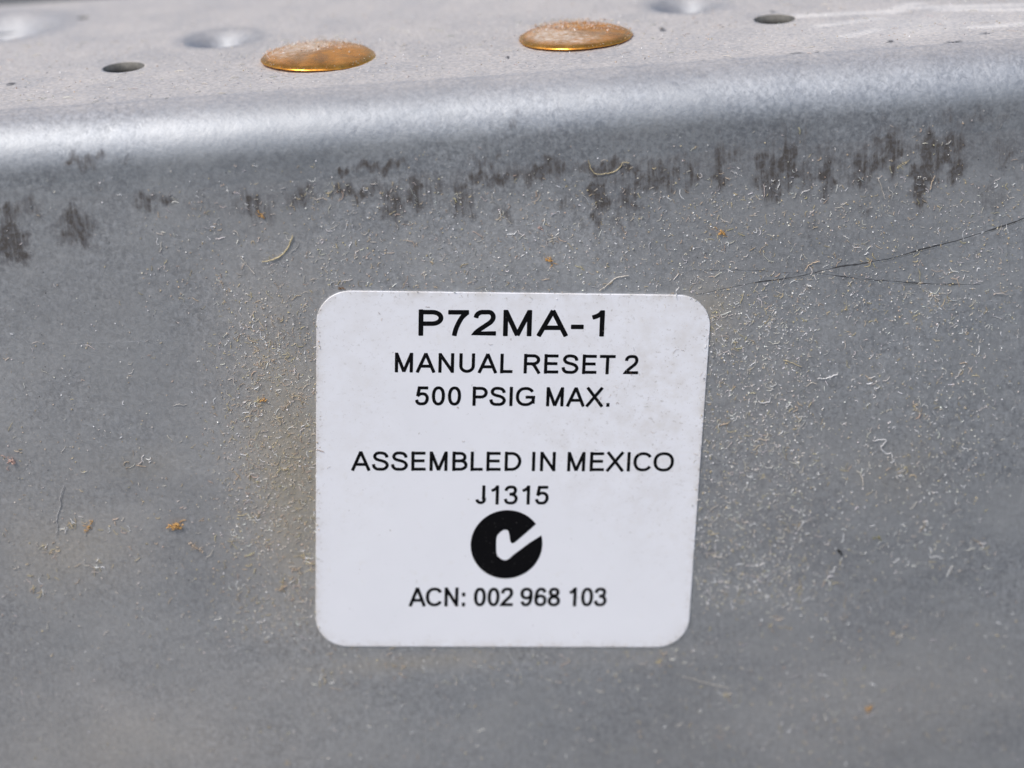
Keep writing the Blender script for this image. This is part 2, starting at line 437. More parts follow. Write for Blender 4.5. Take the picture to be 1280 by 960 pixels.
# holes: drop the cells inside, pull the ring of neighbours on to the circle
idx = np.arange(NV * NU).reshape(NV, NU)
keep = np.ones((NV - 1, NU - 1), bool)
cxm = (X[:-1, :-1] + X[1:, 1:]) / 2
cym = (Y[:-1, :-1] + Y[1:, 1:]) / 2
pm = on_plate[:-1, :-1] & on_plate[1:, 1:]
for cx, cy, r in HOLES:
    ins = pm & (np.hypot(cxm - cx, cym - cy) < r)
    keep &= ~ins
    vin = np.zeros((NV, NU), bool)
    vout = np.zeros((NV, NU), bool)
    for di in (0, 1):
        for dj in (0, 1):
            vin[di:NV - 1 + di, dj:NU - 1 + dj] |= ins
            vout[di:NV - 1 + di, dj:NU - 1 + dj] |= ~ins
    ring = vin & vout
    d = np.hypot(X - cx, Y - cy) + 1e-9
    X = np.where(ring, cx + (X - cx) * r / d, X)
    Y = np.where(ring, cy + (Y - cy) * r / d, Y)
# masks of what lies on the metal, plus reflection and sunlit tone painted in
stain_reflection = np.zeros((NV, NU))
for x, z, hx, hz, s in STAINS:
    wx = X + .22 * np.sin(Z * 3.1 + x) + .12 * np.sin(Z * 7.3 + 2 * x)
    wz = Z + .30 * np.sin(X * 2.3 + z) + .22 * np.sin(X * 5.9 + 3 * z)
    e = ((wx - x) / (hx * 1.15 + .1)) ** 2 + ((wz - z) / (hz * 1.15 + .1)) ** 2
    stain_reflection = np.maximum(stain_reflection, s * np.clip(1.35 - e * .75, 0, 1) * (Y < 2.5))
for x, y, hx, hy, s in PLATE_STAINS:
    rr = np.hypot((X - x) / (hx * 1.4), (Y - y) / (hy * 1.2))
    stain_reflection = np.maximum(stain_reflection, 1.7 * s * np.clip(1.3 - rr, 0, 1) * on_plate)
arc = np.clip((Z - 20) / 6, 0, 1) * np.clip((ZPL - 1.6 - Z) / 3, 0, 1) * (Y < 3) * (.75 + .25 * np.sin(X * .09 + .5))  # paints the dark reflection on the face just below the bend
stain_reflection = np.maximum(stain_reflection, .20 * arc)
band = np.exp(-((Z - 25.6 - .5 * np.sin(X * .4)) / 1.7) ** 2) * (Y < 1) * np.clip((X + 16) / 6, .35, 1) * (.7 + .3 * np.sin(X * .55 + 1.2) * np.sin(X * .21))
stain_reflection = np.maximum(stain_reflection, .52 * band)
chalk = np.zeros((NV, NU))
for x0, y0, x1, y1 in SMEARS:
    L2 = (x1 - x0) ** 2 + (y1 - y0) ** 2
    t = np.clip(((X - x0) * (x1 - x0) + (Y - y0) * (y1 - y0)) / L2, 0, 1)
    dd = np.hypot((X - x0 - t * (x1 - x0)) * .6, Y - y0 - t * (y1 - y0))
    chalk = np.maximum(chalk, np.clip(1.2 - dd / .9, 0, .85) * on_plate)
chalk = np.maximum(chalk, .45 * np.exp(-((X - 36) / 11) ** 2 - ((Y - 11) / 4.0) ** 2) * on_plate)
dust = np.where(on_plate, .88, 0.0)
dust = np.where(on_plate, dust * np.clip((Y - RB) / 5.0 + .86, 0, 1), .08)
slope = np.clip((Y - .22 * RB) / (.6 * RB), 0, 1)
dust = np.where((~on_plate) & (Z > ZB - 2), (.03 + .58 * slope), dust)
for cx, cz, rx, rz, a in [(-18.5, 3, 6, 17, .24), (21, 2, 9, 15, .10), (0, 20, 20, 4, .10), (-36, -3, 9, 5, .14),
                          (-34, -22, 14, 7, .14), (-8, -17.0, 11, 1.0, .12), (10, -18.2, 7, 1.0, .10), (30, -24, 16, 8, .10),
                          (17, 13, 2.5, 3, .15), (34, 22, 14, 5, .06), (-44, 2, 24, 26, .13), (-34, -26, 26, 12, .12), (10, -30, 30, 8, .06)]:  # broad left patches paint the sunlit, lighter left side into the film
    dust = dust + np.where(on_plate, 0, a * np.exp(-((X - cx) / rx) ** 2 - ((Z - cz) / rz) ** 2) * (Z < ZB - 1))
for cx, cy, r, h in DIMPLES:
    dust = dust * np.where(on_plate, 1 - .92 * np.clip(1.35 - np.hypot(X - cx, Y - cy) / r, 0, 1), 1)

warm = np.zeros((NV, NU))
for cx, cz, rx, rz, a in [(-17.5, 2, 4.5, 13, .8), (-37, -4, 6, 4, .35), (-30, 3.5, 3, 1.6, .4), (-9, -17.0, 9, .9, .45), (17, 13, 2.5, 3, .6), (33, -2.5, 4, 3, .4), (-33, -23, 10, 4, .15), (36, -24, 10, 6, .15)]:
    warm = np.maximum(warm, np.where(on_plate, 0, a * np.exp(-((X - cx) / rx) ** 2 - ((Z - cz) / rz) ** 2)))
dust = dust + warm * .20

verts = np.stack([X, Y, Z], -1).reshape(-1, 3) * MM
verts[:, 2] += Z0
quads = np.stack([idx[:-1, :-1], idx[:-1, 1:], idx[1:, 1:], idx[1:, :-1]], -1)[keep]
used = np.zeros(NV * NU, bool)
used[quads.ravel()] = True
remap = np.cumsum(used) - 1
me = bpy.data.meshes.new('sheet_panel')
vv = verts[used]
ff = remap[quads].astype(np.int32)
me.vertices.add(len(vv))
me.vertices.foreach_set('co', vv.astype(np.float32).ravel())
me.loops.add(ff.size)
me.loops.foreach_set('vertex_index', ff.ravel())
me.polygons.add(len(ff))
me.polygons.foreach_set('loop_start', np.arange(0, ff.size, 4, dtype=np.int32))
me.polygons.foreach_set('loop_total', np.full(len(ff), 4, np.int32))
me.update(calc_edges=True)
me.polygons.foreach_set('use_smooth', [True] * len(ff))
for nm, arr in (('stain_reflection', stain_reflection), ('dust', dust), ('chalk', chalk), ('warm', warm)):
    at = me.attributes.new(nm, 'FLOAT', 'POINT')
    at.data.foreach_set('value', np.clip(arr.reshape(-1)[used], 0, 1).astype(np.float32))
me.materials.append(STEEL)
panel = bpy.data.objects.new('sheet_panel', me)
col.objects.link(panel)
panel.parent = housing
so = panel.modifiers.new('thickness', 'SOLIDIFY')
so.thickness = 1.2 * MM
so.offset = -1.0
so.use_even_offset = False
me.materials.append(plain('shade-darkened cut edge', (.17, .165, .15), .7, .3, .3, 2000))  # dark colour paints the unlit look of the hole walls into the edges
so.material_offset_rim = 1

BACK = plain('inner galvanised sheet', (.45, .46, .47), .5, .9, .15, 900)


def box(name, x0, x1, y0, y1, z0, z1, mat, parent):
    v = [(x * MM, y * MM, z * MM + Z0) for x in (x0, x1) for y in (y0, y1) for z in (z0, z1)]
    f = [(0, 1, 3, 2), (4, 6, 7, 5), (0, 4, 5, 1), (2, 3, 7, 6), (0, 2, 6, 4), (1, 5, 7, 3)]
    return mesh_object(name, v, f, mat, parent, smooth=False)


box('back_panel', -71, 71, 38.0, 39.2, -56.0, ZPL - 1.4, BACK, housing)
for sx in (-1, 1):
    box('end_plate', sx * 70.6 - .6, sx * 70.6 + .6, 1.6, 37.6, -56.0, ZPL - 1.4, BACK, housing)

# scratches: a dark groove line with a bright raised burr along its lower side
def ribbon(name, pts, w0, mat, y, dz, jitter, gap=None):
    vs, fs = [], []
    P = np.array(pts, float)
    dense = [P[0] + (P[1] - P[0]) * 0]
    for a, b in zip(P[:-1], P[1:]):
        n = max(2, int(np.hypot(*(b - a)) / .3))
        dense += [a + (b - a) * (i + 1) / n for i in range(n)]
    D = np.array(dense)
    D[:, 1] += np.convolve(rng.normal(0, jitter, len(D) + 4), np.ones(5) / 5, 'valid')
    T = np.gradient(D, axis=0)
    T /= np.linalg.norm(T, axis=1)[:, None]
    Nn = np.stack([-T[:, 1], T[:, 0]], 1)
    k = np.linspace(0, 1, len(D))
    w = w0 * (np.minimum(1, np.minimum(k, 1 - k) * 6) * .85 + .15) * rng.uniform(.45, 1.15, len(D))
    if gap:
        w = w * np.clip(np.sin(k * gap + 1.3) + .6, .03 if mat is SCRATCH_BRIGHT else .38, 1)
    for p, n, ww in zip(D, Nn, w):
        a, c, b = p + n * ww / 2 + (0, dz), p + (0, dz), p - n * ww / 2 + (0, dz)
        for q, yy in ((a, y + .006), (c, y), (b, y + .006)):
            vs.append((q[0] * MM, yy * MM, q[1] * MM + Z0))
    for i in range(len(D) - 1):
        for j in (0, 1):
            fs.append((3 * i + j, 3 * i + j + 1, 3 * i + 4 + j, 3 * i + 3 + j))
    return mesh_object(name, vs, fs, mat, housing)


def face_y(x, z):
    w = .05 * math.sin(x * .11 + 1) * math.sin(z * .13 + .4) + .03 * math.sin(x * .27 + z * .2 + 2)
    return w * min(1, max(0, (ZB - z) / 6)) * .35


for k, pts in enumerate(SCRATCHES):
    wd = (.15, .12, .05, .05, .05)[k]
    yy = min(face_y(*p) for p in pts) - .012
    if k < 3:
        ribbon('scratch', pts, wd, SCRATCH_DARK, yy, 0, .05, 31)
    ribbon('scratch_burr', pts, wd * .7, SCRATCH_BRIGHT, yy - .008, -wd * .8, .05, 23 if k < 3 else 9)

# rivets: shallow domed heads with a rounded rim, pulled down on the top plate
def rivet(x, y, r, tilt, label):
    prof = [(0, .98), (.25, .97), (.5, .94), (.66, .88), (.77, .80), (.86, .69), (.93, .54), (.975, .38), (1.0, .25), (1.0, .18), (.975, .12), (.93, .07), (.80, .05), (.55, .05), (.55, -.6)]
    n = 72
    vs, fs, du, pa = [], [], [], []
    for i, (a, h) in enumerate(prof):
        for j in range(n):
            t = 2 * math.pi * j / n
            rr = a * r * (1 + .010 * math.sin(3 * t + x) + .006 * math.sin(7 * t + x) + .004 * math.sin(19 * t + 2 * x) + .003 * math.sin(31 * t))
            vs.append((rr * math.cos(t) * MM, rr * math.sin(t) * MM, (h * .70 + .02 * math.sin(2 * t + x) * a) * MM))
            d = np.clip((.93 - a) * 5, 0, 1) * (.36 + .58 * math.sin(t - .3)) if i < 7 else 0
            du.append(float(np.clip(d, 0, .95)))
            pa.append(float(np.clip((.97 - a) * 6, .12, .72)) if i < 9 else .45)
    for i in range(len(prof) - 1):
        for j in range(n):
            k = (j + 1) % n
            fs.append((i * n + j, (i + 1) * n + j, (i + 1) * n + k, i * n + k))
    o = mesh_object('rivet', vs, fs, BRASS, housing)
    at = o.data.attributes.new('dust', 'FLOAT', 'POINT')
    at.data.foreach_set('value', du)
    at = o.data.attributes.new('patina', 'FLOAT', 'POINT')
    at.data.foreach_set('value', pa)
    o.location = (x * MM, y * MM, ZPL * MM + Z0)
    o.rotation_euler = tilt
    o['label'] = label
    return o


RIVETS = [(-13.2, 13.85, 4.78), (8.35, 14.75, 4.78)]
rivet(*RIVETS[0], (math.radians(.8), math.radians(1.6), .4), 'golden brass rivet head nearer the left with a pile of dust')
rivet(*RIVETS[1], (math.radians(.5), math.radians(.3), 2.0), 'golden brass rivet head right of the middle, whiter dusty top')

# ------------------------------------------------------------------ sticker
ANG = math.radians(-5.213)
sticker = bpy.data.objects.new('sticker', None)
col.objects.link(sticker)
sticker.empty_display_size = .01
sticker.location = (0, -.03 * MM, Z0)
sticker.rotation_euler = (math.radians(90), 0, 0)
sticker.matrix_world = Matrix.Translation((0, -.03 * MM, Z0)) @ Matrix.Rotation(-ANG, 4, 'Y') @ Matrix.Rotation(math.radians(90), 4, 'X')
tag(sticker, 'white rounded-corner sticker with black printed lettering on the grey steel face', 'sticker')


def rounded_rect(w, h, r, n=14):
    out = []
    for cx, cy, a0 in ((w / 2 - r, h / 2 - r, 0), (-w / 2 + r, h / 2 - r, 90), (-w / 2 + r, -h / 2 + r, 180), (w / 2 - r, -h / 2 + r, 270)):
        for i in range(n + 1):
            a = math.radians(a0 + 90 * i / n)
            out.append((cx + r * math.cos(a), cy + r * math.sin(a)))
    return out


SW, SH, SR, STH = 32.0, 32.24, 2.75, .11
loops = []
for inset, zz in ((0, -.05), (0, STH - .03), (.03, STH)):
    loops.append([(x, y, zz) for x, y in rounded_rect(SW - 2 * inset, SH - 2 * inset, SR - inset)])
n = len(loops[0])
sv = [(x * MM, y * MM, z * MM) for lp in loops for x, y, z in lp]
sf = []
for i in range(2):
    for j in range(n):
        k = (j + 1) % n
        sf.append((i * n + j, i * n + k, (i + 1) * n + k, (i + 1) * n + j))
grime = [.9] * (2 * n) + [.8] * n
last = list(range(2 * n, 3 * n))
outline = rounded_rect(SW - .06, SH - .06, SR - .03)
for q in (.985, .96, .92, .86, .78, .68, .56, .42, .26, .1):
    b0 = len(sv)
    for x, y in outline:
        px, py = x * q, y * q
        bulge = .002 * math.sin(px * .35 + 1) * math.sin(py * .3) * (1 - q) * 3
        sv.append((px * MM, py * MM, (STH + bulge) * MM))
        edge = max(0, 1 - (1 - q) / .05) * .55
        side = .8 * math.exp(-((px - 13) / 4.5) ** 2 - ((py - 6) / 9.0) ** 2) + .30 * math.exp(-((px + 13) / 3.5) ** 2 - ((py - 9) / 8.0) ** 2) + .45 * math.exp(-((px - 6) / 4) ** 2 - ((py - 3.5) / 3.0) ** 2)
        grime.append(min(1, edge + side))
    cur = list(range(b0, b0 + n))
    for j in range(n):
        k = (j + 1) % n
        sf.append((last[j], last[k], cur[k], cur[j]))
    last = cur
sf.append(tuple(last))
film = mesh_object('film', sv, sf, STICKER, sticker, smooth=False)
at = film.data.attributes.new('grime', 'FLOAT', 'POINT')
at.data.foreach_set('value', grime)

# lettering: grotesque capitals drawn as strokes (x 0..width, y 0..1)
def arcp(cx, cy, rx, ry, a0, a1, n=18):
    return [(cx + rx * math.cos(math.radians(a0 + (a1 - a0) * i / n)), cy + ry * math.sin(math.radians(a0 + (a1 - a0) * i / n))) for i in range(n + 1)]


def sup(cx, cy, rx, ry, a0, a1, n=28, p=2.25):
    out = []
    for i in range(n + 1):
        a = math.radians(a0 + (a1 - a0) * i / n)
        c, s = math.cos(a), math.sin(a)
        out.append((cx + rx * math.copysign(abs(c) ** (2 / p), c), cy + ry * math.copysign(abs(s) ** (2 / p), s)))
    return out


def catmull(pts, n=7):
    P = [pts[0]] + list(pts) + [pts[-1]]
    out = []
    for i in range(1, len(P) - 2):
        for j in range(n):
            t = j / n
            q = []
            for d in (0, 1):
                a, b, c, e = P[i - 1][d], P[i][d], P[i + 1][d], P[i + 2][d]
                q.append(.5 * (2 * b + (c - a) * t + (2 * a - 5 * b + 4 * c - e) * t * t + (3 * b - a - 3 * c + e) * t ** 3))
            out.append(tuple(q))
    return out + [pts[-1]]


def glyph(ch, h):
    """strokes of a capital, h = half the stroke width; centre lines stay h inside the box"""
    t, b, m = 1 - h, h, .52
    if ch == 'A':
        return .93, [[(.05, 0), (.465, 1 - h * .2)], [(.88, 0), (.465, 1 - h * .2)], [(.19, .32), (.74, .32)]]
    if ch == 'B':
        return .86, [[(.09 + h, 0), (.09 + h, 1)], [(.09 + h, t), (.46, t)] + arcp(.48, (t + m) / 2, .24, (t - m) / 2, 90, -90)[1:] + [(.09 + h, m)],
                     [(.46, m)] + arcp(.50, (b + m) / 2, .28, (m - b) / 2, 90, -90) + [(.09 + h, b)]]
    if ch == 'C':
        return .96, [sup(.49, .5, .41, .5 - h + .012, 34, 326)]
    if ch == 'D':
        return .95, [[(.09 + h, 0), (.09 + h, 1)], [(.09 + h, t), (.42, t)] + arcp(.44, .5, .41, .5 - h, 90, -90, 26)[1:] + [(.09 + h, b)]]
    if ch == 'E':
        return .86, [[(.09 + h, 0), (.09 + h, 1)], [(.09 + h, t), (.78, t)], [(.09 + h, m), (.74, m)], [(.09 + h, b), (.80, b)]]
    if ch == 'G':
        return 1.02, [sup(.50, .5, .42, .5 - h + .012, 36, 318) + [(.90, .20), (.90, .47)], [(.52, .47), (.90 + h, .47)]]
    if ch == 'I':
        return .36, [[(.18, 0), (.18, 1)]]
    if ch == 'J':
        return .66, [[(.54 - h, 1), (.54 - h, .30)] + arcp(.31, .28, .23 - h * .4, .28 - h, 0, -170)]
    if ch == 'L':
        return .74, [[(.09 + h, 0), (.09 + h, 1)], [(.09 + h, b), (.70, b)]]
    if ch == 'M':
        return 1.08, [[(.09 + h, 0), (.09 + h, 1)], [(.99 - h, 0), (.99 - h, 1)], [(.09 + h, 1 - h * .3), (.54, .03)], [(.99 - h, 1 - h * .3), (.54, .03)]]
    if ch == 'N':
        return .96, [[(.09 + h, 0), (.09 + h, 1)], [(.87 - h, 0), (.87 - h, 1)], [(.09 + h, 1 - h * .6), (.87 - h, h * .6)]]
    if ch == 'O':
        return 1.04, [sup(.52, .5, .44, .5 - h + .015, 0, 360, 44)]
    if ch == 'P':
        return .86, [[(.09 + h, 0), (.09 + h, 1)], [(.09 + h, t), (.50, t)] + arcp(.52, (t + .46) / 2, .26, (t - .46) / 2, 90, -90)[1:] + [(.09 + h, .46)]]
    if ch == 'R':
        return .94, [[(.09 + h, 0), (.09 + h, 1)], [(.09 + h, t), (.56, t)] + arcp(.56, (t + .50) / 2, .26, (t - .50) / 2, 90, -90)[1:] + [(.09 + h, .50)],
                     catmull([(.46, .50), (.56, .46), (.65, .36), (.76, .18), (.87, 0)])]
    if ch == 'S':
        return .90, [catmull([(.78, .70), (.75, .80), (.65, .895), (.46, t + .01), (.27, .90), (.17, .76), (.22, .63), (.36, .56), (.56, .505), (.73, .42), (.80, .28), (.73, .14), (.60, .075), (.45, b - .01), (.27, .085), (.15, .18), (.11, .32)])]
    if ch == 'T':
        return .82, [[(.03, t), (.79, t)], [(.41, 0), (.41, t)]]
    if ch == 'U':
        return .96, [[(.09 + h, 1), (.09 + h, .40)] + arcp(.48, .36, .39 - h, .36 - h + .01, 180, 360, 24) + [(.87 - h, .40), (.87 - h, 1)]]
    if ch == 'X':
        return .90, [[(.05, 0), (.83, 1)], [(.07, 1), (.85, 0)]]
    if ch == '0':
        return .76, [sup(.38, .5, .38 - h - .045, .5 - h + .01, 0, 360, 44)]
    if ch == '1':
        return .76, [[(.46, 0), (.46, 1)], catmull([(.45, .95), (.38, .85), (.27, .775), (.17, .735)])]
    if ch == '2':
        return .76, [catmull([(.10, .71), (.13, .82), (.23, .91), (.37, t + .01), (.53, .91), (.61, .80), (.61, .66), (.54, .53), (.40, .40), (.25, .27), (.14, .16), (.085, b)]) + [(.70, b)]]
    if ch == '3':
        return .76, [catmull([(.09, .74), (.15, .85), (.25, .92), (.37, t + .01), (.50, .91), (.58, .82), (.58, .69), (.50, .58), (.30, .54)]), catmull([(.30, .54), (.48, .52), (.59, .44), (.64, .32), (.60, .18), (.50, .09), (.36, b - .01), (.22, .085), (.12, .16), (.08, .28)])]
    if ch == '5':
        return .76, [[(.66, t), (.22, t), (.14, .49)], catmull([(.14, .49), (.25, .585), (.38, .61), (.53, .57), (.62, .45), (.63, .30), (.57, .16), (.48, .09), (.35, b - .01), (.22, .085), (.13, .15), (.085, .27)])]
    if ch == '6':
        return .76, [catmull([(.63, .76), (.57, .88), (.47, .925), (.36, .925), (.24, .86), (.16, .72), (.125, .5), (.13, .33)]), sup(.385, .315, .265, .315 - h + .01, 0, 360, 32)]
    if ch == '9':
        return .76, [catmull([(.12, .24), (.18, .12), (.28, .075), (.39, .075), (.51, .14), (.59, .28), (.625, .5), (.62, .67)]), sup(.365, .685, .265, .315 - h + .01, 0, 360, 32)]
    if ch == '7':
        return .76, [catmull([(.66, t), (.50, .72), (.38, .45), (.31, .22), (.27, 0)]), [(.09, t), (.69, t)]]
    if ch == '8':
        return .76, [sup(.375, .755, .22, .245 - h + .01, 0, 360, 28), sup(.375, .285, .27, .285 - h + .01, 0, 360, 32)]
    if ch == '-':
        return .46, [[(.05, .36), (.41, .36)]]
    if ch == '.':
        return .38, [[(.19, 0), (.19, 2.2 * h)]]
    if ch == ':':
        return .38, [[(.19, 0), (.19, 2.2 * h)], [(.19, .72 - 2.2 * h), (.19, .72)]]
    return .38, []


def stroke_mesh(pts, w, z, vs, fs, closed):
    P = [Vector(p) for p in pts]
    Q = [P[0]]
    for p in P[1:]:
        if (p - Q[-1]).length > 1e-5:
            Q.append(p)
    P = Q
    if closed and (P[0] - P[-1]).length < w:
        P = P[:-1] if (P[0] - P[-1]).length < 1e-4 else P
    else:
        closed = False
    n = len(P)
    off = []
    for i in range(n):
        if closed:
            a, b = P[i] - P[i - 1], P[(i + 1) % n] - P[i]
        else:
            a = P[i] - P[i - 1] if i else P[1] - P[0]
            b = P[i + 1] - P[i] if i < n - 1 else P[-1] - P[-2]
        a, b = a.normalized(), b.normalized()
        na, nb = Vector((-a.y, a.x)), Vector((-b.y, b.x))
        mi = na + nb
        mi = mi.normalized() if mi.length > .2 else na
        k = min(2.0, 1 / max(.35, mi.dot(na)))
        off.append(mi * (w / 2 * k))
    base = len(vs)
    for p, o in zip(P, off):
        vs.append((p.x + o.x, p.y + o.y, z))
        vs.append((p.x - o.x, p.y - o.y, z))
    for i in range(n if closed else n - 1):
        j = (i + 1) % n
        fs.append((base + 2 * i + 1, base + 2 * j + 1, base + 2 * j, base + 2 * i))
    if not closed:        # slightly rounded ends, as printed
        for p, o, sg in ((P[0], off[0], -1), (P[-1], off[-1], 1)):
            d = Vector((o.y, -o.x)) * sg
            b0 = len(vs)
            vs.append((p.x + o.x, p.y + o.y, z))
            vs.append((p.x + o.x * .72 + d.x * .2, p.y + o.y * .72 + d.y * .2, z))
            vs.append((p.x - o.x * .72 + d.x * .2, p.y - o.y * .72 + d.y * .2, z))
            vs.append((p.x - o.x, p.y - o.y, z))
            fs.append((b0, b0 + 1, b0 + 2, b0 + 3) if sg < 0 else (b0 + 3, b0 + 2, b0 + 1, b0))


def text_line(text, x0, x1, y0, cap, ang, weight, gap=.03, space=.40):
    """one printed line; x0..x1 extent and y0 base line in mm on the sticker"""
    pen, strokes = 0.0, []
    half = weight / 2
    for ch in text:
        if ch == ' ':
            pen += space
            continue
        wd, st = glyph(ch, half)
        for s in st:
            strokes.append([(pen + p[0], p[1]) for p in s])
        pen += wd + gap
    lo = min(p[0] for s in strokes for p in s) - half * .8
    hi = max(p[0] for s in strokes for p in s) + half * .8
    sx = (x1 - x0) / (hi - lo)
    ca, sa = math.cos(math.radians(ang)), math.sin(math.radians(ang))
    vs, fs = [], []
    for i, s in enumerate(strokes):
        pts = [((p[0] - lo) * sx, p[1] * cap) for p in s]
        pts = [(x0 + x * ca - y * sa, y0 + x * sa + y * ca) for x, y in pts]
        closed = len(pts) > 20 and (Vector(pts[0]) - Vector(pts[-1])).length < .05 * cap
        stroke_mesh(pts, weight * cap, STH + .012 + .0006 * (i % 5), vs, fs, closed)
    vs = [(x * MM, y * MM, z * MM) for x, y, z in vs]
    o = mesh_object('printed_line', vs, fs, INK, sticker, smooth=False)
    o['label'] = 'black printed line reading ' + text
    return o


text_line('P72MA-1', -7.76, 7.34, 12.40, 2.20, .44, .178, .06)
text_line('MANUAL RESET 2', -9.60, 10.39, 9.18, 1.67, .08, .160, .08, .36)
text_line('500 PSIG MAX.', -7.91, 8.07, 6.28, 1.66, .13, .160, .07, .40)
text_line('ASSEMBLED IN MEXICO', -13.10, 13.74, .37, 1.71, .32, .156, .06, .36)
text_line('J1315', -2.70, 3.42, -2.64, 1.71, .28, .158, .05)
text_line('ACN: 002 968 103', -8.10, 8.72, -12.22, 1.75, .24, .163, .04, .34)


def printed_mark():
    """black disc with a tick cut out of it that opens at the upper right"""
    cx, cy, rx, ry = 0.02, -6.36, 3.03, 3.20
    # outline in disc units, picture-measured: open ring from the upper lip of the gap round to the lower lip, then back along the tick
    a0, a1 = 37.0, 376.0
    outer = [(math.cos(math.radians(a0 + (a1 - a0) * i / 90)), math.sin(math.radians(a0 + (a1 - a0) * i / 90))) for i in range(91)]
    tick = [(.62, .04), (.38, -.155), (.20, -.30), (.10, -.40), (.02, -.455), (-.06, -.46), (-.14, -.42), (-.24, -.34), (-.275, -.25), (-.29, 0), (-.29, .17),
            (-.265, .27), (-.19, .36), (-.10, .425), (-.02, .43), (.035, .40), (.06, .32), (.09, .14), (.12, .055), (.17, .035), (.23, .065), (.40, .22), (.60, .41)]
    pts = outer + tick
    vs = [(cx + rx * x, cy + ry * y) for x, y in pts]
    cu = bpy.data.curves.new('printed_mark', 'CURVE')
    cu.dimensions = '2D'
    cu.fill_mode = 'FRONT'
    sp = cu.splines.new('POLY')
    sp.points.add(len(vs) - 1)
    for p, q in zip(sp.points, vs):
        p.co = (q[0], q[1], 0, 1)
    sp.use_cyclic_u = True
    tmp = bpy.data.objects.new('tmp', cu)
    col.objects.link(tmp)
    dg = bpy.context.evaluated_depsgraph_get()
    src = tmp.evaluated_get(dg).to_mesh()
    v2 = [(v.co.x * MM, v.co.y * MM, (STH + .012) * MM) for v in src.vertices]
    f2 = [tuple(p.vertices) for p in src.polygons]
    tmp.evaluated_get(dg).to_mesh_clear()
    bpy.data.objects.remove(tmp)
    bpy.data.curves.remove(cu)
    o = mesh_object('printed_mark', v2, f2, INK, sticker, smooth=False)
    o['label'] = 'round black printed mark with a white tick cut out'


printed_mark()

# ------------------------------------------------------------------ lint, grains and crumbs
TINTS = {'white': (.86, .84, .80), 'pale': (.56, .52, .46), 'straw': (.52, .44, .27), 'tan': (.50, .40, .30), 'orange': (.60, .35, .12),
         'pink': (.58, .40, .34), 'black': (.012, .012, .012), 'brown': (.20, .11, .05), 'olive': (.22, .21, .12), 'grey': (.42, .42, .42)}


class Cloud:
    def __init__(self):
        self.v, self.f, self.c = [], [], []

    def tube(self, pts, r, colr, sides=4):
        P = [Vector(p) for p in pts]
        n = len(P)
        b = len(self.v)
        for i, p in enumerate(P):
            t = (P[min(i + 1, n - 1)] - P[max(i - 1, 0)]).normalized()
            u = t.cross(Vector((.3, -1, .2))).normalized()
            w = t.cross(u)
            k = i / (n - 1)
            rr = r * (.55 + .45 * math.sin(math.pi * min(1, max(0, .12 + .76 * k)))) * random.uniform(.85, 1.15)
            for j in range(sides):
                a = 2 * math.pi * j / sides + .4
                q = p + (u * math.cos(a) + w * math.sin(a)) * rr
                self.v.append(q)
                self.c.append(colr)
        for i in range(n - 1):
            for j in range(sides):
                k = (j + 1) % sides
                self.f.append((b + i * sides + j, b + i * sides + k, b + (i + 1) * sides + k, b + (i + 1) * sides + j))
        self.f.append(tuple(b + j for j in range(sides))[::-1])
        self.f.append(tuple(b + (n - 1) * sides + j for j in range(sides)))

    def grain(self, p, r, colr, up):
        b = len(self.v)
        s = [r * random.uniform(.6, 1.3) for _ in range(6)]
        dirs = [(1, 0, 0), (-1, 0, 0), (0, 1, 0), (0, -1, 0), (0, 0, 1), (0, 0, -1)]
        rot = Matrix.Rotation(random.uniform(0, 6.28), 3, Vector((random.uniform(-1, 1), random.uniform(-1, 1), random.uniform(-1, 1))).normalized())
        for d, k in zip(dirs, s):
            self.v.append(Vector(p) + rot @ (Vector(d) * k) + Vector(up) * r * .5)
            self.c.append(colr)
        for f in ((0, 2, 4), (2, 1, 4), (1, 3, 4), (3, 0, 4), (2, 0, 5), (1, 2, 5), (3, 1, 5), (0, 3, 5)):
            self.f.append(tuple(b + i for i in f))

    def build(self, name):
        vs = [(p.x * MM, p.y * MM, p.z * MM + Z0) for p in self.v]
        o = mesh_object(name, vs, self.f, DEBRIS, smooth=False)
        at = o.data.color_attributes.new('tint', 'FLOAT_COLOR', 'POINT')
        at.data.foreach_set('color', [x for c in self.c for x in (*c, 1.0)])
        return o


def vary(c, k=.25):
    m = random.uniform(1 - k, 1 + k)
    return tuple(min(.9, x * m * random.uniform(.95, 1.05)) for x in c)


def on_sticker(x, z, pad=.05):
    c, s = math.cos(ANG), math.sin(ANG)
    return abs(c * x + s * z) < SW / 2 + pad and abs(-s * x + c * z) < SH / 2 + pad


PALETTE = {'w': ('white', 'white', 'pale', 'pale', 'grey', 'straw'), 'd': ('white', 'pale', 'pale', 'straw', 'tan', 'tan'),
           'm': ('white', 'pale', 'grey', 'pale', 'tan', 'straw'), 'y': ('pale', 'straw', 'tan', 'pale')}


def curl(x, z, L, y0):
    a = random.uniform(0, 6.283)
    k = random.gauss(0, 1.6) / L
    n = random.choice((4, 5, 6))
    pts = []
    px, pz = x, z
    lift = random.uniform(.0, .10) * L
    for i in range(n):
        t = i / (n - 1)
        pts.append((px, y0 - lift * math.sin(t * math.pi) * random.uniform(.6, 1.2), pz))
        px += math.cos(a) * L / n
        pz += math.sin(a) * L / n
        a += k * L / n + random.gauss(0, .55)
    return pts


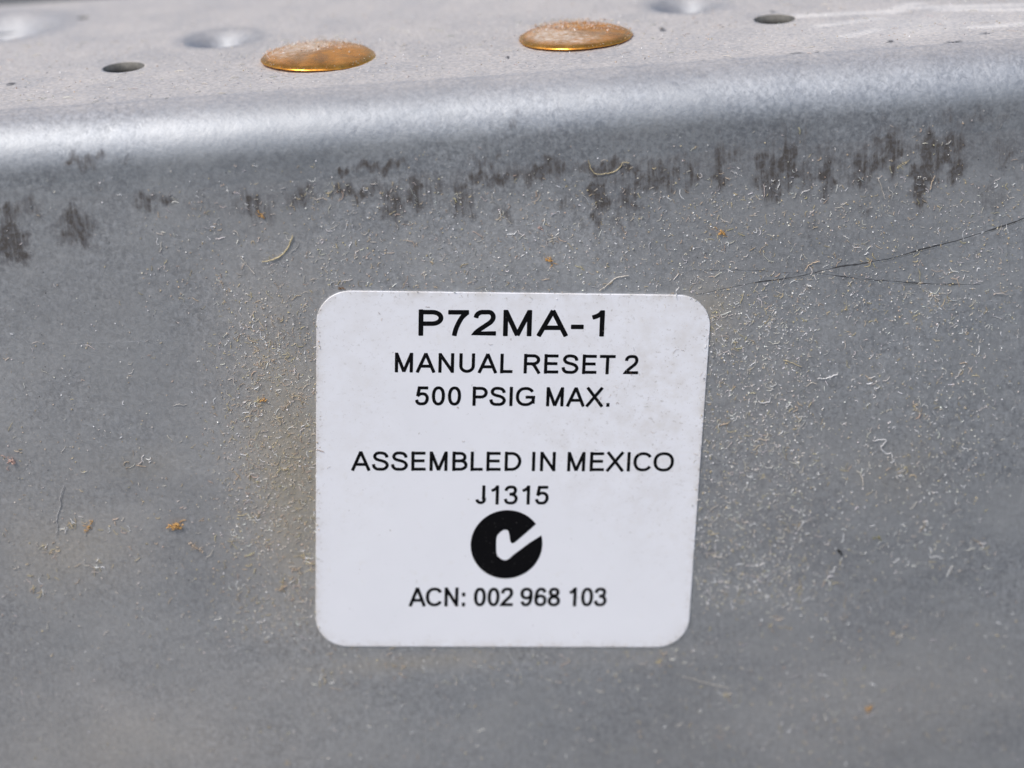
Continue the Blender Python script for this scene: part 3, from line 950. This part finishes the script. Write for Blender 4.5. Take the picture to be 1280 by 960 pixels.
lint = Cloud()
for A, B_, C_, D_, n, kind in CLUSTERS:
    for _ in range(int(n * 2.2)):
        u, v = random.random(), random.random()
        x = (A[0] * (1 - u) + B_[0] * u) * (1 - v) + (D_[0] * (1 - u) + C_[0] * u) * v + random.gauss(0, .7)
        z = (A[1] * (1 - u) + B_[1] * u) * (1 - v) + (D_[1] * (1 - u) + C_[1] * u) * v + random.gauss(0, .7)
        lap = on_sticker(x, z)
        if (lap and (on_sticker(x, z, -.5) or random.random() < .6)) or z > ZB - .3:
            continue
        t = vary(TINTS[random.choice(PALETTE[kind])])
        y0 = -.03 - STH if lap else face_y(x, z)
        if random.random() < .27:
            L = min(1.5, random.lognormvariate(-.85, .5))
            r = random.uniform(.015, .034)
            lint.tube(curl(x, z, L, y0 - r), r, t, 4)
        else:
            r = min(.085, random.lognormvariate(-3.12, .42))
            lint.grain((x, y0, z), r, t, (0, -1, 0))
# clots of lint and a sprinkle of dark grit
for cx, cz, n in ((-20.5, 15.2, 10), (-15.6, 9.8, 8), (-16.2, 5.6, 12), (-18.5, 2.2, 8), (-21.5, -2.0, 10), (-17.5, -6.5, 14), (-18.6, -8.6, 12),
                  (17.6, 12.2, 16), (19.2, 10.2, 12), (18.3, 3.2, 10), (21.2, 1.2, 12), (24.6, 4.0, 8), (28.7, -2.0, 8), (34.5, 3.0, 9), (-36.5, -1.5, 14), (-38.5, -3.5, 12), (-35.0, -5.5, 10), (-33.0, -2.0, 8), (-40, -7, 10), (-19.5, 12.0, 9), (-20.5, 7.5, 10), (-16.4, 1.0, 10), (31, 6, 9), (38, 6, 8), (27, -12, 8), (22, -16, 9), (33, -18, 7), (18, -23, 7), (40, -10, 7),
                  (-30.5, 3.5, 8), (-23.6, -3.8, 9), (33.0, -2.5, 9), (-17.2, -17.6, 9), (12.6, -18.8, 8), (36, 13, 8), (30, 17, 8)):
    for _ in range(n):
        x, z = cx + random.gauss(0, .5), cz + random.gauss(0, .45)
        if on_sticker(x, z):
            continue
        r = random.uniform(.02, .04)
        lint.tube(curl(x, z, random.uniform(.4, 1.1), face_y(x, z) - r), r, vary(TINTS[random.choice(('pale', 'straw', 'tan', 'white'))]), 4)
for _ in range(420):
    x, z = random.uniform(-44, 43), random.uniform(-30, 28)
    if not on_sticker(x, z):
        lint.grain((x, face_y(x, z), z), random.uniform(.02, .055), vary((.05, .045, .04)), (0, -1, 0))
tag(lint.build('lint_and_dust'), 'scattered pale lint fibres and dust grains clinging to the grey front face', 'dust', kind='stuff')


def plate_z(x, y):
    z = ZPL
    for cx, cy, r, h in DIMPLES:
        t = min(1, math.hypot(x - cx, y - cy) / r)
        z += h * ((1 - t * t) ** 2 if h < 0 else (math.cos(math.pi * t) * .5 + .5) ** .8)
    return z


grit = Cloud()
for _ in range(5200):
    x, y = random.uniform(-48, 48), RB + random.random() ** .9 * 36
    if any(math.hypot(x - a, y - b) < r + .1 for a, b, r in HOLES) or any(math.hypot(x - a, y - b) < r for a, b, r in RIVETS):
        continue
    near = min(math.hypot(x - a, y - b) for a, b, r in RIVETS)
    if random.random() > (.35 if near > 9 else 1.0) + (.4 if 6 < y < 20 else 0):
        continue
    grit.grain((x, y, plate_z(x, y)), min(.09, random.lognormvariate(-3.2, .4)), vary(TINTS[random.choice(('white', 'pale', 'pale', 'tan', 'grey'))]), (0, 0, 1))
for _ in range(160):
    x, y = random.uniform(-46, 46), random.uniform(RB, 26)
    if any(math.hypot(x - a, y - b) < r + .2 for a, b, r in RIVETS + HOLES):
        continue
    a = random.uniform(0, 6.28)
    L = random.uniform(.3, .9)
    grit.tube([(x + math.cos(a) * L * t, y + math.sin(a) * L * t, plate_z(x, y) + .03 + .1 * math.sin(t * 3.1) * L) for t in (0, .33, .66, 1)], .03, vary(TINTS['pale']), 4)
tag(grit.build('plate_grit'), 'sandy grains and short lint scattered over the top plate', 'dust', kind='stuff')

crust = Cloud()
for k, (a, b, r) in enumerate(RIVETS):
    for _ in range(800):
        t = random.gauss((1.9, 1.5)[k], .75)
        q = r * min(.98, max(0, random.gauss(.62, .24)))
        hh = .68 - .07 * (q / r) ** 2 - 1.4 * max(0, q / r - .75) ** 2
        c = ('white', 'pale', 'pale', 'tan') if random.random() < .7 else ('tan', 'brown', 'orange')
        crust.grain((a + q * math.cos(t), b + q * math.sin(t), ZPL + hh - .02), min(.11, random.lognormvariate(-3.25, .45)), vary(TINTS[random.choice(c)]), (0, 0, 1))
    for _ in range(90):      # grains caught along the front rim
        t = random.uniform(3.3, 6.2)
        crust.grain((a + r * .97 * math.cos(t), b + r * .97 * math.sin(t), ZPL + random.uniform(.1, .4)), random.uniform(.02, .05), vary(TINTS[random.choice(('pale', 'tan', 'straw'))]), (0, 0, 1))
    for _ in range(12):
        t = random.gauss(2.2, .6)
        q = r * random.uniform(.4, .95)
        x, y = a + q * math.cos(t), b + q * math.sin(t)
        crust.tube([(x, y, ZPL + .5), (x + random.uniform(-.3, .3), y + .1, ZPL + .8), (x + random.uniform(-.5, .5), y + .2, ZPL + random.uniform(.8, 1.1))], .025, vary(TINTS['pale']), 4)
tag(crust.build('rivet_dust'), 'crumbly pale dust piled on the two brass rivet heads', 'dust', kind='stuff')

specks = Cloud()
c, s = math.cos(ANG), math.sin(ANG)
for _ in range(260):
    if random.random() < .6:
        lx, ly = random.uniform(7, 15.6), min(15.7, random.gauss(8, 6))
    else:
        lx, ly = random.uniform(-15.6, 15.6), random.uniform(-15.6, 15.7)
    if abs(ly) > 15.8:
        continue
    x, z = c * lx - s * ly, s * lx + c * ly
    col_ = vary(TINTS[random.choice(('grey', 'brown', 'tan', 'pale', 'pale'))])
    if random.random() < .12:
        specks.tube(curl(x, z, random.uniform(.25, .6), -.05 - STH), .014, col_, 3)
    specks.grain((x, -.03 - STH, z), random.uniform(.012, .034), col_, (0, -1, 0))
tag(specks.build('sticker_specks'), 'tiny dirt specks on the white sticker', 'dust', kind='stuff')

# single pieces large enough to pick out
MATS = {k: plain(k + ' scrap', v, .6, 0, .3, 5000, .00003) for k, v in TINTS.items()}
for name, label, pts, r, tint in PIECES:
    if name in ('fibre', 'hair'):
        r *= .78
    off = -.03 - STH if any(on_sticker(*p) for p in pts) else 0
    cl = Cloud()
    P3 = [(x, face_y(x, z) + off - r * .75, z) for x, z in pts]
    if name in ('fibre', 'hair'):
        q = catmull([(p[0], p[2]) for p in P3], 5)
        m = len(q) - 1
        q = [(x + random.gauss(0, r * .5), z + random.gauss(0, r * .5)) for x, z in q]
        cl.tube([(x, face_y(x, z) + off - r * .8 - .10 * abs(math.sin(3.3 * i / m + r * 30)), z) for i, (x, z) in enumerate(q)], r, (0, 0, 0), 6)
    else:
        random.seed(label)
        a, b = Vector(P3[0]), Vector(P3[-1])
        nn = 26 if name == 'crumb' else 14
        for _ in range(nn):
            t = random.random()
            base = Vector(P3[0]).lerp(Vector(P3[1]), t * 2) if t < .5 else Vector(P3[1]).lerp(Vector(P3[2]), t * 2 - 1)
            base += Vector((random.gauss(0, r * .45), -abs(random.gauss(0, r * (.35 if name == 'crumb' else .1))), random.gauss(0, r * .45)))
            cl.grain(base, r * random.uniform(.3, .62), (0, 0, 0), (0, 0, 0))
        if name == 'crumb' and tint not in ('black', 'brown', 'white'):
            for _ in range(4):
                x, z = pts[1][0] + random.gauss(0, r * 1.3), pts[1][1] + random.gauss(0, r * 1.3)
                cl.tube(curl(x, z, r * 3.2, face_y(x, z) + off - .05), r * .14, (0, 0, 0), 4)
    me = bpy.data.meshes.new(name)
    cx, cz = pts[len(pts) // 2]
    me.from_pydata([((p.x - cx) * MM, p.y * MM, (p.z - cz) * MM) for p in cl.v], [], cl.f)
    me.materials.append(MATS[tint])
    me.update()
    o = bpy.data.objects.new(name, me)
    o.location = (cx * MM, 0, cz * MM + Z0)
    col.objects.link(o)
    tag(o, label, name, 'loose scraps on the steel face')
